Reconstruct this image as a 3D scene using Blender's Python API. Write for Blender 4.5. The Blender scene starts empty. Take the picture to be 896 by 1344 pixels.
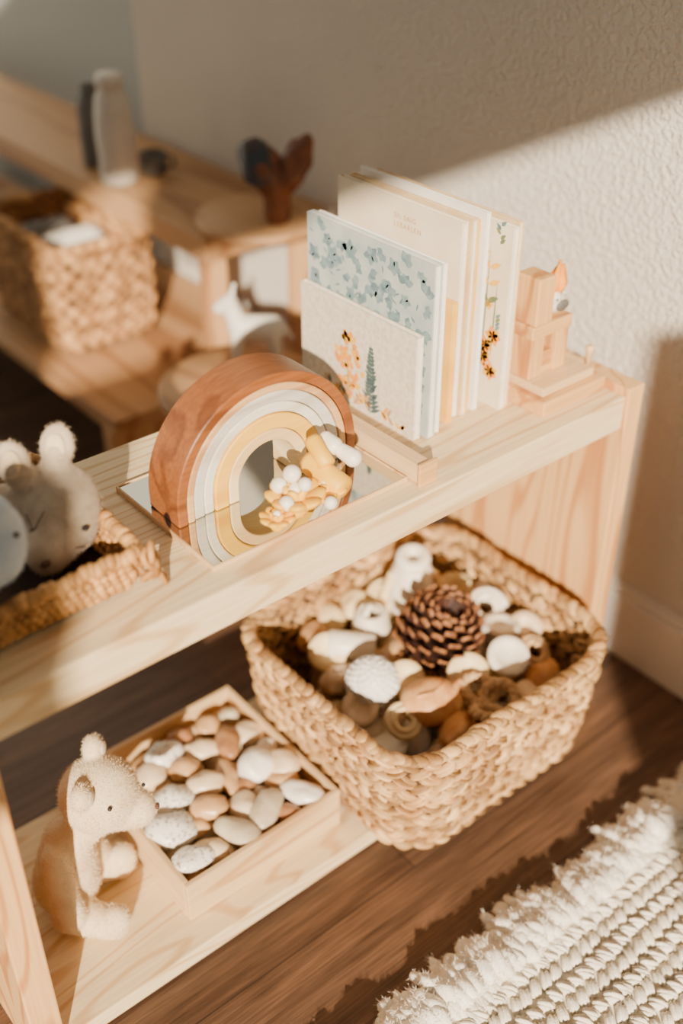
import bpy, bmesh, math, random
from mathutils import Vector, Matrix, noise
random.seed(7)
SC = bpy.context.scene
COL = SC.collection
V = Vector
# ---------------------------------------------------------------- camera
FPX = 1460.0; W, Hh = 896, 1344
A = math.radians(50.4); TH = math.radians(34.5)
CAM = V((0, 0, 1.17))
Fh = V((math.cos(A), math.sin(A), 0)); Rr = V((math.sin(A), -math.cos(A), 0))
FW = Fh*math.cos(TH) + V((0, 0, -math.sin(TH))); UP = Fh*math.sin(TH) + V((0, 0, math.cos(TH)))
cd = bpy.data.cameras.new('camera'); cam = bpy.data.objects.new('camera', cd); COL.objects.link(cam)
cam.matrix_world = Matrix(((Rr.x, UP.x, -FW.x, CAM.x), (Rr.y, UP.y, -FW.y, CAM.y), (Rr.z, UP.z, -FW.z, CAM.z), (0, 0, 0, 1)))
cd.sensor_fit = 'VERTICAL'; cd.sensor_height = 36; cd.lens = 36*FPX/Hh; cd.clip_start = .02
cd.dof.use_dof = True; cd.dof.focus_distance = 1.18; cd.dof.aperture_fstop = 1.5
SC.camera = cam
def at(px, py, z=None, y=None, x=None):
    d = FW*FPX + Rr*(px-W/2) + UP*(Hh/2-py)
    if z is not None: k = (z-CAM.z)/d.z
    elif y is not None: k = y/d.y
    else: k = x/d.x
    return CAM + d*k
def hit(px, py, c, r, ax=None, out=1.0):      # first point of an ellipsoid under a line of sight
    ax = ax or (V((1, 0, 0)), V((0, 1, 0)), V((0, 0, 1)))
    d = (FW*FPX + Rr*(px-W/2) + UP*(Hh/2-py)).normalized(); o = CAM-c
    D = V([d.dot(ax[i])/r[i] for i in range(3)]); O = V([o.dot(ax[i])/r[i] for i in range(3)])
    b_ = D.dot(O); q = b_*b_-D.dot(D)*(O.dot(O)-out)
    t = (-b_-math.sqrt(max(q, 0)))/D.dot(D); return CAM+d*t
# ---------------------------------------------------------------- materials
def lin(c):
    return tuple(((x/255)/12.92 if x/255 <= .04045 else ((x/255+.055)/1.055)**2.4) for x in c)+(1,)
class NT:
    def __init__(s, name):
        s.m = bpy.data.materials.new(name); s.m.use_nodes = True
        s.t = s.m.node_tree; s.b = s.t.nodes['Principled BSDF']
    def n(s, ty, **kw):
        o = s.t.nodes.new(ty)
        for k, v in kw.items():
            if hasattr(o, k): setattr(o, k, v)
            else: o.inputs[k.replace('_', ' ')].default_value = v
        return o
    def l(s, a, b): s.t.links.new(a, b)
    def ramp(s, src, stops):
        r = s.n('ShaderNodeValToRGB'); e = r.color_ramp.elements
        while len(e) < len(stops): e.new(.5)
        for i, (p, c) in enumerate(stops): e[i].position = p; e[i].color = c
        s.l(src, r.inputs[0]); return r.outputs[0]
    def mix(s, f, a, b, mode='MIX'):
        m = s.n('ShaderNodeMix', data_type='RGBA', blend_type=mode)
        if isinstance(f, (int, float)): m.inputs[0].default_value = f
        else: s.l(f, m.inputs[0])
        for i, q in ((6, a), (7, b)):
            if isinstance(q, tuple): m.inputs[i].default_value = q
            else: s.l(q, m.inputs[i])
        return m.outputs[2]
    def math(s, op, a, b=0.0):
        m = s.n('ShaderNodeMath', operation=op)
        for i, q in ((0, a), (1, b)):
            if isinstance(q, (int, float)): m.inputs[i].default_value = q
            else: s.l(q, m.inputs[i])
        return m.outputs[0]
    def bump(s, h, strength, dist):
        b = s.n('ShaderNodeBump'); b.inputs['Strength'].default_value = strength; b.inputs['Distance'].default_value = dist
        s.l(h, b.inputs['Height']); s.l(b.outputs[0], s.b.inputs['Normal'])
def coords(s, scale=(1, 1, 1), rot=(0, 0, 0)):
    tc = s.n('ShaderNodeTexCoord'); mp = s.n('ShaderNodeMapping'); mp.inputs['Scale'].default_value = scale; mp.inputs['Rotation'].default_value = rot
    s.l(tc.outputs['Object'], mp.inputs[0]); return mp.outputs[0]
def nz(s, vec, scale, detail=2, dist=0):
    n = s.n('ShaderNodeTexNoise'); n.inputs['Scale'].default_value = scale; n.inputs['Detail'].default_value = detail; n.inputs['Distortion'].default_value = dist
    s.l(vec, n.inputs['Vector']); return n.outputs['Fac']
def mat(name, c1, c2=None, scale=20, rough=.6, bs=200, bump=0, bd=.001, sheen=0, island=0, metallic=0, detail=3):
    s = NT(name); c1 = lin(c1); c2 = lin(c2) if c2 else c1
    v = coords(s); f = nz(s, v, scale, detail)
    col = s.ramp(f, [(.35, c1), (.65, c2)])
    if island:
        g = s.n('ShaderNodeNewGeometry')
        k = s.ramp(g.outputs['Random Per Island'], [(0, (1-island, 1-island*1.12, 1-island*1.3, 1)), (1, (1+island*.35,)*3+(1,))])
        col = s.mix(1.0, col, k, 'MULTIPLY')
    s.l(col, s.b.inputs['Base Color']); s.b.inputs['Roughness'].default_value = rough; s.b.inputs['Metallic'].default_value = metallic
    if sheen: s.b.inputs['Sheen Weight'].default_value = sheen; s.b.inputs['Sheen Roughness'].default_value = .5
    if bump: s.bump(nz(s, v, bs, 3), bump, bd)
    return s.m
def wood(name, c1, c2, axis='X', freq=45, sc=8, rough=.5, off=0, fine=.12):
    s = NT(name); c1 = lin(c1); c2 = lin(c2)
    i = 'XYZ'.index(axis); S = [sc]*3; S[i] = sc*.13; Fi = [220]*3; Fi[i] = 9
    v = coords(s, tuple(S), (.02, .03, .05+off)); n = nz(s, v, 1.0, 1.5, .25)
    w = s.math('SINE', s.math('MULTIPLY', n, freq))
    col = s.ramp(w, [(.0, c1), (.45, c1), (1, c2)])
    fz = nz(s, coords(s, tuple(Fi)), 1, 3)
    k = s.ramp(fz, [(.3, (1-fine, 1-fine*1.2, 1-fine*1.4, 1)), (.7, (1, 1, 1, 1))])
    col = s.mix(1.0, col, k, 'MULTIPLY'); s.l(col, s.b.inputs['Base Color'])
    s.b.inputs['Roughness'].default_value = rough; s.bump(fz, .12, .0006)
    return s.m
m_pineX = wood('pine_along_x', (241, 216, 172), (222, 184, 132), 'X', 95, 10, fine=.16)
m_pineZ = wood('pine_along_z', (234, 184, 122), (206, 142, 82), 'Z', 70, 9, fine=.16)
m_boxw = wood('box_wood', (230, 194, 144), (206, 160, 108), 'X', 25, 12, fine=.2)
m_boxwY = wood('box_wood_y', (230, 194, 144), (206, 160, 108), 'Y', 25, 12, fine=.2)
m_block = wood('block_wood', (228, 178, 114), (198, 138, 78), 'X', 30, 14, fine=.2)
m_blockZ = wood('block_wood_z', (230, 180, 116), (200, 140, 80), 'Z', 30, 14, fine=.2)
m_oldX = wood('far_shelf_wood', (198, 152, 106), (166, 118, 76), 'Y', 40, 7)
m_oldZ = wood('far_shelf_wood_z', (206, 160, 112), (172, 122, 78), 'Z', 40, 7)
m_rust = wood('rust_stained_wood', (152, 92, 48), (124, 70, 34), 'X', 30, 12, fine=.3, rough=.42)
m_peach = wood('peach_wood', (220, 174, 122), (196, 144, 94), 'X', 22, 14, fine=.2)
m_greyw = wood('greywhite_wood', (212, 206, 194), (194, 186, 172), 'X', 24, 14)
m_greyw2 = wood('warmgrey_wood', (232, 224, 206), (216, 206, 184), 'X', 24, 14)
m_yelw = wood('yellow_wood', (242, 190, 70), (230, 168, 48), 'X', 15, 12)
m_palew = wood('pale_wood', (240, 214, 162), (226, 190, 134), 'X', 20, 12)
m_yel = mat('yellow_paint', (242, 188, 50), (230, 168, 34), 40, .45)
m_bead = mat('white_bead', (244, 234, 214), (232, 218, 194), 60, .4)
m_white = mat('white_card', (240, 236, 228), (232, 226, 216), 30, .7)
m_pages = mat('paper_pages', (238, 232, 220), (226, 216, 200), 300, .8)
m_linen = mat('linen_card', (230, 218, 198), (214, 198, 174), 160, .85, 900, .6, .0015)
m_cream = mat('cream_card', (234, 219, 194), (227, 208, 180), 25, .75, 600, .15)
m_tan = mat('tan_card', (224, 196, 152), (212, 178, 130), 25, .75)
m_ycard = mat('yellow_card', (236, 188, 88), (226, 172, 66), 25, .7)
m_bluecv = mat('bluegrey_card', (190, 194, 184), (166, 176, 174), 30, .7)
m_bluef = mat('blue_print', (108, 134, 140), (138, 156, 156), 120, .8)
m_blued = mat('teal_print', (88, 114, 122), (116, 136, 138), 120, .8)
m_fern = mat('fern_print', (60, 84, 88), (88, 106, 98), 60, .8)
m_orange = mat('orange_print', (232, 138, 34), (238, 160, 60), 80, .8)
m_yprint = mat('yellow_print', (238, 186, 76), (232, 170, 56), 80, .8)
m_green = mat('green_print', (104, 116, 80), (130, 136, 92), 80, .8)
m_ink = mat('tan_ink', (190, 152, 108), (182, 142, 98), 50, .8)
m_weave = mat('seagrass', (222, 182, 126), (178, 132, 80), 26, .6, 500, .4, .001, island=.6)
m_weave2 = mat('far_seagrass', (206, 158, 104), (164, 116, 68), 30, .75, 400, .3, .001, island=.45)
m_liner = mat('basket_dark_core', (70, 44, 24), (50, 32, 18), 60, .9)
m_wick = mat('wicker', (216, 166, 102), (182, 128, 68), 40, .6, 400, .3, .001, island=.4)
m_plush = mat('beige_plush', (238, 216, 180), (226, 198, 158), 35, .95, 700, .5, .002, sheen=.3)
m_plush2 = mat('oat_plush', (210, 190, 164), (190, 168, 140), 60, .95, 500, .5, .002, sheen=.3)
m_bplush = mat('paleblue_plush', (208, 218, 228), (194, 206, 218), 40, .95, 500, .5, .002, sheen=.3)
m_black = mat('black_thread', (34, 28, 25), None, 10, .6)
m_brown = mat('brown_thread', (92, 60, 42), None, 10, .7)
m_mirror = mat('mirror_glass', (208, 208, 200), None, 5, .04, metallic=1)
m_cone = mat('cone_dark', (76, 40, 22), (48, 24, 14), 60, .7, 300, .4)
m_conet = mat('cone_tip', (172, 116, 70), (116, 70, 42), 120, .7, 300, .4)
m_base = mat('baseboard_white', (226, 220, 210), None, 10, .5)
m_rug = mat('rug_wool', (250, 242, 226), (240, 228, 206), 40, .95, 600, .6, .002, sheen=.2, island=.10)
m_fr = mat('fringe_wool', (252, 246, 234), (246, 236, 218), 40, .95, 500, .5, .002, sheen=.2, island=.08)
m_stoneW = mat('pebble_white', (244, 236, 222), (230, 218, 200), 60, .3, 300, .12)
m_stoneC = mat('pebble_cream', (234, 208, 172), (220, 190, 150), 45, .3, 300, .12)
m_stoneT = mat('pebble_tan', (208, 164, 114), (186, 140, 92), 45, .3, 300, .12)
m_stoneB = mat('pebble_brown', (180, 130, 86), (144, 96, 60), 60, .3, 300, .12)
m_stoneG = mat('pebble_grey', (208, 192, 164), (184, 164, 134), 45, .35, 300, .12)
def speck():
    s = NT('pebble_speckled'); v = coords(s); f = nz(s, v, 240, 2)
    c = s.ramp(f, [(.0, lin((120, 100, 82))), (.38, lin((160, 142, 122))), (.43, lin((238, 230, 216))), (1, lin((242, 236, 224)))])
    s.l(c, s.b.inputs['Base Color']); s.b.inputs['Roughness'].default_value = .35; return s.m
m_speck = speck()
m_shell = mat('orange_shell', (230, 176, 116), (204, 138, 80), 50, .5, 200, .3)
m_ceram = mat('white_ceramic', (222, 216, 204), (210, 202, 188), 15, .5)
m_grey = mat('grey_ceramic', (112, 108, 102), (92, 88, 84), 15, .6)
m_rope = mat('tan_rope', (218, 182, 134), (196, 156, 108), 60, .8, 600, .4, .001)
m_knit = mat('white_knit', (244, 240, 232), (232, 226, 216), 60, .9, 500, .6, .002)
m_drift = mat('brown_carved_wood', (136, 80, 46), (96, 54, 32), 25, .45, 80, .4, .002)
m_driftb = mat('blue_carved_wood', (50, 60, 70), (74, 52, 42), 25, .45, 80, .4, .002)
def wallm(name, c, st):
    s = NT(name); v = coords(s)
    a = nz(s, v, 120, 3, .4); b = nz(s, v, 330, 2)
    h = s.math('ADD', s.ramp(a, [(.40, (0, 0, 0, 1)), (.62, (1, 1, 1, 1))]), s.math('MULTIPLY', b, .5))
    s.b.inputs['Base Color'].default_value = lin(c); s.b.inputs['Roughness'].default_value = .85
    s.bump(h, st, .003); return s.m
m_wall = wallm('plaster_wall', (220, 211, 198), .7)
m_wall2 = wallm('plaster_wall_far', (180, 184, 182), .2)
def floorm():
    s = NT('dark_plank_floor'); v = coords(s)
    br = s.n('ShaderNodeTexBrick'); s.l(v, br.inputs['Vector'])
    for k, q in (('Color1', lin((112, 83, 63))), ('Color2', lin((96, 70, 53))), ('Mortar', lin((60, 43, 34))), ('Scale', 1.0), ('Mortar Size', .0012), ('Mortar Smooth', .6), ('Brick Width', 1.3), ('Row Height', .16)):
        br.inputs[k].default_value = q
    g = nz(s, coords(s, (4, 55, 1)), 1, 5, .8)
    k = s.ramp(g, [(.3, (.5, .47, .45, 1)), (.5, (.92, .9, .88, 1)), (.72, (1.35, 1.3, 1.25, 1))])
    g2 = nz(s, coords(s, (14, 420, 1)), 1, 3)
    k2 = s.ramp(g2, [(.35, (.6, .58, .56, 1)), (.65, (1.1, 1.1, 1.1, 1))])
    col = s.mix(1.0, s.mix(1.0, br.outputs['Color'], k, 'MULTIPLY'), k2, 'MULTIPLY')
    s.l(col, s.b.inputs['Base Color']); s.b.inputs['Roughness'].default_value = .45; s.bump(g2, .3, .001); return s.m
m_floor = floorm()
# ---------------------------------------------------------------- mesh builder
def worig(o):
    p = V((0, 0, 0))
    while o is not None: p += o.location; o = o.parent
    return p
XYZ = (V((1, 0, 0)), V((0, 1, 0)), V((0, 0, 1)))
class MB:
    def __init__(s): s.v = []; s.f = []; s.m = []; s.s = []; s.E = []
    def add(s, vs, fs, mi=0, sm=True):
        b = len(s.v); s.v += [V(q) for q in vs]
        for f in fs: s.f.append([b+i for i in f]); s.m.append(mi); s.s.append(sm)
    def box(s, x0, x1, y0, y1, z0, z1, mi=0, M=None):
        vs = [V((x, y, z)) for x in (x0, x1) for y in (y0, y1) for z in (z0, z1)]
        if M: vs = [M @ q for q in vs]
        s.add(vs, [(0, 1, 3, 2), (4, 6, 7, 5), (0, 4, 5, 1), (2, 3, 7, 6), (0, 2, 6, 4), (1, 5, 7, 3)], mi, False); return s
    def ell(s, c, r, ax=None, seg=12, rings=7, mi=0, nzv=0, seed=0.0, nf=1.4):
        if isinstance(r, (int, float)): r = (r, r, r)
        ax = ax or XYZ; c = V(c); vs = []; fs = []; s.E.append((c, r, ax))
        def P(d):
            k = 1 + (nzv*noise.noise(d*nf+V((seed, seed*1.7, -seed))) if nzv else 0)
            return c + (ax[0]*d.x*r[0] + ax[1]*d.y*r[1] + ax[2]*d.z*r[2])*k
        vs.append(P(V((0, 0, 1))))
        for i in range(1, rings):
            t = math.pi*i/rings
            for j in range(seg):
                p = 2*math.pi*j/seg; vs.append(P(V((math.sin(t)*math.cos(p), math.sin(t)*math.sin(p), math.cos(t)))))
        vs.append(P(V((0, 0, -1)))); n = len(vs)-1
        for j in range(seg):
            k = (j+1) % seg; fs.append((0, 1+j, 1+k))
            for i in range(rings-2):
                a = 1+i*seg; fs.append((a+j, a+seg+j, a+seg+k, a+k))
            a = 1+(rings-2)*seg; fs.append((a+j, n, a+k))
        s.add(vs, fs, mi); return s
    def cap(s, p0, p1, r0, r1, n=7, mi=0, seg=16, rings=10):
        p0 = V(p0); p1 = V(p1)
        for i in range(n):
            t = i/(n-1); s.ell(p0.lerp(p1, t), r0+(r1-r0)*t, seg=seg, rings=rings, mi=mi)
        return s
    def tube(s, pts, rad, n=8, closed=False, mi=0):
        pts = [V(p) for p in pts]; N = len(pts); vs = []; fs = []
        if isinstance(rad, (int, float)): rad = [rad]*N
        prev = None
        for i, p in enumerate(pts):
            if closed: t = pts[(i+1) % N]-pts[i-1]
            else: t = pts[min(i+1, N-1)]-pts[max(i-1, 0)]
            t.normalize()
            if prev is None:
                a = V((0, 0, 1)) if abs(t.z) < .9 else V((1, 0, 0)); u = t.cross(a).normalized()
            else: u = (prev - t*prev.dot(t)).normalized()
            prev = u; w = t.cross(u)
            for j in range(n):
                q = 2*math.pi*j/n; vs.append(p+(u*math.cos(q)+w*math.sin(q))*rad[i])
        for i in range(N if closed else N-1):
            a = i*n; b = ((i+1) % N)*n
            for j in range(n): k = (j+1) % n; fs.append((a+j, a+k, b+k, b+j))
        if not closed: fs.append(tuple(range(n-1, -1, -1))); fs.append(tuple((N-1)*n+j for j in range(n)))
        s.add(vs, fs, mi); return s
    def lathe(s, prof, c, n=24, ax=None, mi=0, sm=True):
        ax = ax or XYZ; c = V(c); vs = []; fs = []
        for r, z in prof:
            r = max(r, 1e-4)
            for j in range(n):
                q = 2*math.pi*j/n; vs.append(c+ax[0]*math.cos(q)*r+ax[1]*math.sin(q)*r+ax[2]*z)
        for i in range(len(prof)-1):
            for j in range(n): k = (j+1) % n; fs.append((i*n+j, i*n+k, (i+1)*n+k, (i+1)*n+j))
        fs.append(tuple(range(n-1, -1, -1))); L = (len(prof)-1)*n; fs.append(tuple(L+j for j in range(n)))
        s.add(vs, fs, mi, sm); return s
    def torus(s, c, R, r, ax=None, n=24, m=8, mi=0):
        ax = ax or XYZ; c = V(c)
        s.tube([c+(ax[0]*math.cos(2*math.pi*i/n)+ax[1]*math.sin(2*math.pi*i/n))*R for i in range(n)], r, m, True, mi); return s
    def build(s, name, mats, parent=None, origin=None, bevel=0, bseg=2):
        if not isinstance(mats, (list, tuple)): mats = [mats]
        if parent is not None: o0 = worig(parent)
        elif origin is not None: o0 = V(origin)
        else:
            lo = V([min(q[i] for q in s.v) for i in range(3)]); hi = V([max(q[i] for q in s.v) for i in range(3)])
            o0 = V(((lo.x+hi.x)/2, (lo.y+hi.y)/2, lo.z))
        me = bpy.data.meshes.new(name); me.from_pydata([tuple(q-o0) for q in s.v], [], s.f)
        for m in mats: me.materials.append(m)
        me.polygons.foreach_set('material_index', s.m); me.polygons.foreach_set('use_smooth', s.s); me.update()
        o = bpy.data.objects.new(name, me); COL.objects.link(o)
        if parent is not None: o.parent = parent
        else: o.location = o0
        if bevel:
            b = o.modifiers.new('bevel', 'BEVEL'); b.width = bevel; b.segments = bseg; b.limit_method = 'ANGLE'; b.angle_limit = math.radians(50)
        return o
def tag(o, label, cat, group=None):
    o['label'] = label; o['category'] = cat
    if group: o['group'] = group
    return o
def thing(name, label, cat, loc, group=None):
    o = bpy.data.objects.new(name, None); COL.objects.link(o); o.location = loc; o.empty_display_size = .02
    return tag(o, label, cat, group)
def struct(o): o['kind'] = 'structure'; return o
def soft(o, vox=.0035, it=8):
    r = o.modifiers.new('remesh', 'REMESH'); r.mode = 'VOXEL'; r.voxel_size = vox; r.use_smooth_shade = True
    q = o.modifiers.new('smooth', 'SMOOTH'); q.factor = .5; q.iterations = it
    return o
def furdata(E, n, L, wd, rnd, zmin, spread=.45, inset=.0025):
    ar = [(r[0]*r[1]+r[1]*r[2]+r[0]*r[2]) for c, r, ax in E]; tot = sum(ar); vs = []; fs = []
    for (c, r, ax), a in zip(E, ar):
        for _ in range(int(n*a/tot)):
            d = V((rnd.gauss(0, 1), rnd.gauss(0, 1), rnd.gauss(0, 1))).normalized()
            p = c+ax[0]*d.x*r[0]+ax[1]*d.y*r[1]+ax[2]*d.z*r[2]; ok = p.z > zmin
            if ok:
                for c2, r2, ax2 in E:
                    if c2 is c: continue
                    q = p-c2
                    if (q.dot(ax2[0])/r2[0])**2+(q.dot(ax2[1])/r2[1])**2+(q.dot(ax2[2])/r2[2])**2 < .97: ok = False; break
            if not ok: continue
            nn = (ax[0]*d.x/r[0]+ax[1]*d.y/r[1]+ax[2]*d.z/r[2]).normalized()
            t = (nn+V((rnd.gauss(0, spread), rnd.gauss(0, spread), rnd.gauss(-.15, spread)))).normalized(); s_ = t.cross(V((rnd.gauss(0, 1), rnd.gauss(0, 1), rnd.gauss(0, 1)))).normalized()*wd
            p0 = p-nn*inset; tip = p+t*L*rnd.uniform(.5, 1)
            if tip.z < zmin: continue
            k = len(vs); vs += [p0-s_, p0+s_, tip]; fs.append((k, k+1, k+2))
    return vs, fs
def fur(mb, parent, m, n, L=.004, wd=.00035, seed=1, zmin=-1, spread=.45):
    vs, fs = furdata(mb.E, n, L, wd, random.Random(seed), zmin, spread)
    b = MB(); b.add(vs, fs); o = b.build('fur', m, parent); o['kind'] = 'stuff'; return o
def axes(d, up=V((0, 0, 1))):           # third axis along d
    d = V(d).normalized()
    if abs(d.dot(up)) > .95: up = V((1, 0, 0))
    a = up.cross(d).normalized(); return (a, d.cross(a), d)
def rz(a, tilt=0, ta=0):
    M = Matrix.Rotation(ta, 3, 'Z') @ Matrix.Rotation(tilt, 3, 'X') @ Matrix.Rotation(a-ta, 3, 'Z')
    return (M @ V((1, 0, 0)), M @ V((0, 1, 0)), M @ V((0, 0, 1)))
# ---------------------------------------------------------------- room
WX = 1.176
struct(MB().box(-3, 3, -1, 4, -.05, 0).build('floor', m_floor, origin=(0, 0, 0)))
struct(MB().box(WX, WX+.1, -1, 2.06, 0, 2.6).build('wall_right', m_wall, origin=(WX, 0, 0)))
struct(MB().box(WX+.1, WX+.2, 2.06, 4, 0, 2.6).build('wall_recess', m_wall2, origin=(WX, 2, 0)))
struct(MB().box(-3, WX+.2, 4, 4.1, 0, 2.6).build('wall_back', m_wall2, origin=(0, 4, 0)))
b = MB(); b.box(WX-.014, WX, -1, 2.06, 0, .112); b.box(WX-.009, WX, -1, 2.06, .112, .124); b.box(WX-.005, WX, -1, 2.06, .124, .131)
struct(b.build('baseboard_right', m_base, origin=(WX, 0, 0), bevel=.002))
g = MB(); y0, y1 = -1.08, -1.0; XL = -1.5; XM = -.25; ZL = .45; ZM = 1.42; ZT = 1.76  # unseen window wall behind the camera, openings shaped to mask the sun
g.box(-3, XL, y0, y1, 0, 2.6); g.box(XL, -1.2, y0, y1, 1.95, 2.6); g.box(-1.2, 3, y0, y1, ZT, 2.6); g.box(XL, XM, y0, y1, 0, ZL); g.box(XM, 3, y0, y1, 0, ZM); g.box(XL, -1.15, y0, y1, 1.28, 1.56)  # last block is an added shutter that shades the left front of the shelf
struct(g.build('wall_front_gobo', m_wall, origin=(0, -1, 0)))
# ---------------------------------------------------------------- main shelf
XS0, XS1, YF, YB, ZS = .163, 1.057, .699, .991, .52
sh = thing('low_shelf', 'low open pine shelf with a flat top, end panels and a bottom board', 'shelf', (.61, .845, 0))
MB().box(XS0, 1.027, YF, YB, ZS-.045, ZS-.0003).build('top_board', m_pineX, sh, bevel=.002)
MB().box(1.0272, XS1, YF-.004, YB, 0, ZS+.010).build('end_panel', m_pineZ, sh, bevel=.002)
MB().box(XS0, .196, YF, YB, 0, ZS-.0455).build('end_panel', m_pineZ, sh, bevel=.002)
MB().box(.1965, 1.0268, YF, YB, .006, .03).build('bottom_board', m_pineX, sh, bevel=.002)
# ---------------------------------------------------------------- rainbow + mirror
mt = thing('mirror_tray', 'flat rectangular mirror tray with thin wooden rim under the rainbow arches', 'mirror', (.567, .82, ZS))
MB().box(.4465, .6915, .7305, .9095, ZS, ZS+.0045).build('mirror', m_mirror, mt)
f = MB(); f.box(.444, .4463, .728, .912, ZS, ZS+.006); f.box(.6917, .694, .728, .912, ZS, ZS+.006)
f.box(.4463, .6917, .728, .7303, ZS, ZS+.006); f.box(.4463, .6917, .9097, .912, ZS, ZS+.006)
f.build('rim', m_boxw, mt, bevel=.0006)
RC = V((.569, .803, ZS+.0048)); leg = .018
def arch(ro, ri, m, label, d0=0, d1=.056):
    b = MB(); P = []; n = 48
    for r in (ro, ri):
        P.append([(r, 0)]+[(r*math.cos(math.pi*i/n), leg+r*math.sin(math.pi*i/n)) for i in range(n+1)]+[(-r, 0)])
    vs = []
    for pl in P:
        for y in (d0, d1):
            vs += [RC+V((u, y, w)) for u, w in pl]
    N = n+3; A0, A1, B0, B1 = 0, N, 2*N, 3*N; fs = []
    for i in range(N-1):
        fs += [(A0+i, A0+i+1, B0+i+1, B0+i), (A1+i+1, A1+i, B1+i, B1+i+1), (A0+i+1, A0+i, A1+i, A1+i+1), (B0+i, B0+i+1, B1+i+1, B1+i)]
    fs += [(A0, B0, B1, A1), (A0+N-1, A1+N-1, B1+N-1, B0+N-1)]
    b.add(vs, fs, 0, False)
    o = b.build('rainbow_arch', m, bevel=.0018, bseg=3)
    return tag(o, label, 'toy arch', 'nested wooden rainbow arches')
arch(.115, .1035, m_rust, 'largest outermost arch of the wooden rainbow, stained rust brown')
arch(.1028, .0945, m_peach, 'natural peach wood arch second from outside of the rainbow', .001)
arch(.0938, .0815, m_greyw, 'grey-white arch just inside the peach one of the rainbow', .003, .052)
arch(.0808, .0695, m_greyw2, 'warm off-white arch just outside the yellow one of the rainbow', .004, .052)
arch(.0688, .0520, m_yelw, 'bright yellow arch in the inner part of the wooden rainbow', .002, .052)
arch(.0513, .0385, m_palew, 'smallest innermost arch of the rainbow, pale natural wood', .003, .05)
# yellow cluster
ZM_ = ZS+.005
def flower(px, py, zz, r, label, seed):
    c = at(px, py, z=zz); b = MB()
    for i in range(8):
        a = 2*math.pi*i/8+seed; d = V((math.cos(a), math.sin(a), .55)); ax = axes(d)
        b.ell(c+d*r*.62, (r*.42, r*.2, r*.6), ax, 10, 7)
    for i in range(5):
        a = 2*math.pi*i/5; d = V((math.cos(a)*.5, math.sin(a)*.5, 1)); b.ell(c+d*r*.45, (r*.3, r*.18, r*.5), axes(d), 10, 7)
    b.ell(c, r*.5); lo = min(q.z for q in b.v)
    t = thing('yellow_flower', label, 'toy flower', (c.x, c.y, lo), 'yellow loose pieces on the mirror tray')
    b.build('petals', m_yel, t); MB().ell(c+V((0, 0, r*.75)), r*.26).build('flower_centre', m_bead, t)
flower(388, 664, ZM_+.022, .027, 'yellow petalled wooden flower at the front of the mirror tray', 1)
flower(428, 650, ZM_+.020, .020, 'yellow petalled flower nearest the right foot of the rainbow', 2)
flower(364, 688, ZM_+.014, .016, 'small flat yellow flower lowest on the mirror beside the inner arch', 3)
def peg(p0, p1, r, label, m=m_yel, name='yellow_peg'):
    p0 = V(p0); p1 = V(p1); L = (p1-p0).length; ax = axes(p1-p0)
    b = MB().lathe([(0, 0), (r*.8, 0), (r, r*.2), (r*.93, L*.4), (r, L-r*.5), (r*.7, L), (0, L)], p0, 18, ax)
    tag(b.build(name, m), label, 'toy peg', 'yellow loose pieces on the mirror tray')
peg(at(452, 643, z=.555), at(402, 602, z=.570), .0135, 'thick yellow wooden peg leaning over the flowers')
peg(at(430, 612, z=.574), at(408, 574, z=.594), .0095, 'short upright yellow peg by the right side of the arches')
for i, (px, py, zz, r, lb) in enumerate([(366, 637, .568, .0085, 'white bead furthest left of the bead pile'), (383, 622, .580, .0092, 'highest white bead on the yellow flower'), (400, 636, .578, .0072, 'white bead right of the highest one on the flower'),
        (376, 661, .562, .0078, 'white bead on the lower left petals'), (434, 660, .556, .0068, 'white bead at the lower right of the flowers')]):
    c = at(px, py, z=zz); tag(MB().ell(c, r, seg=16, rings=10).build('wooden_bead', m_bead), lb, 'bead', 'white beads in the yellow pile')
for px, py, zz, dx, lb in [(438, 585, .583, -10, 'left of the two rounded white pegs by the right foot of the rainbow'), (463, 601, .574, -14, 'right of the two rounded white pegs, pointing at the wooden bar')]:
    a = at(px, py, z=zz); c = at(px+dx, py-9, z=zz+.004)
    tag(MB().cap(a, c, .0095, .0080, 6).build('white_peg', m_bead), lb, 'toy peg', 'white pegs in the yellow pile')
# wooden bar
t = thing('book_stop_bar', 'pale wooden bar lying on the shelf between rainbow and books', 'wooden bar', (.705, .79, ZS))
MB().box(.697, .717, .714, .878, ZS, ZS+.024).build('bar', m_boxwY, t, bevel=.0015)
MB().box(.6945, .7205, .7095, .7138, ZS, ZS+.028).build('end_cap', m_block, t, bevel=.001)
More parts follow.
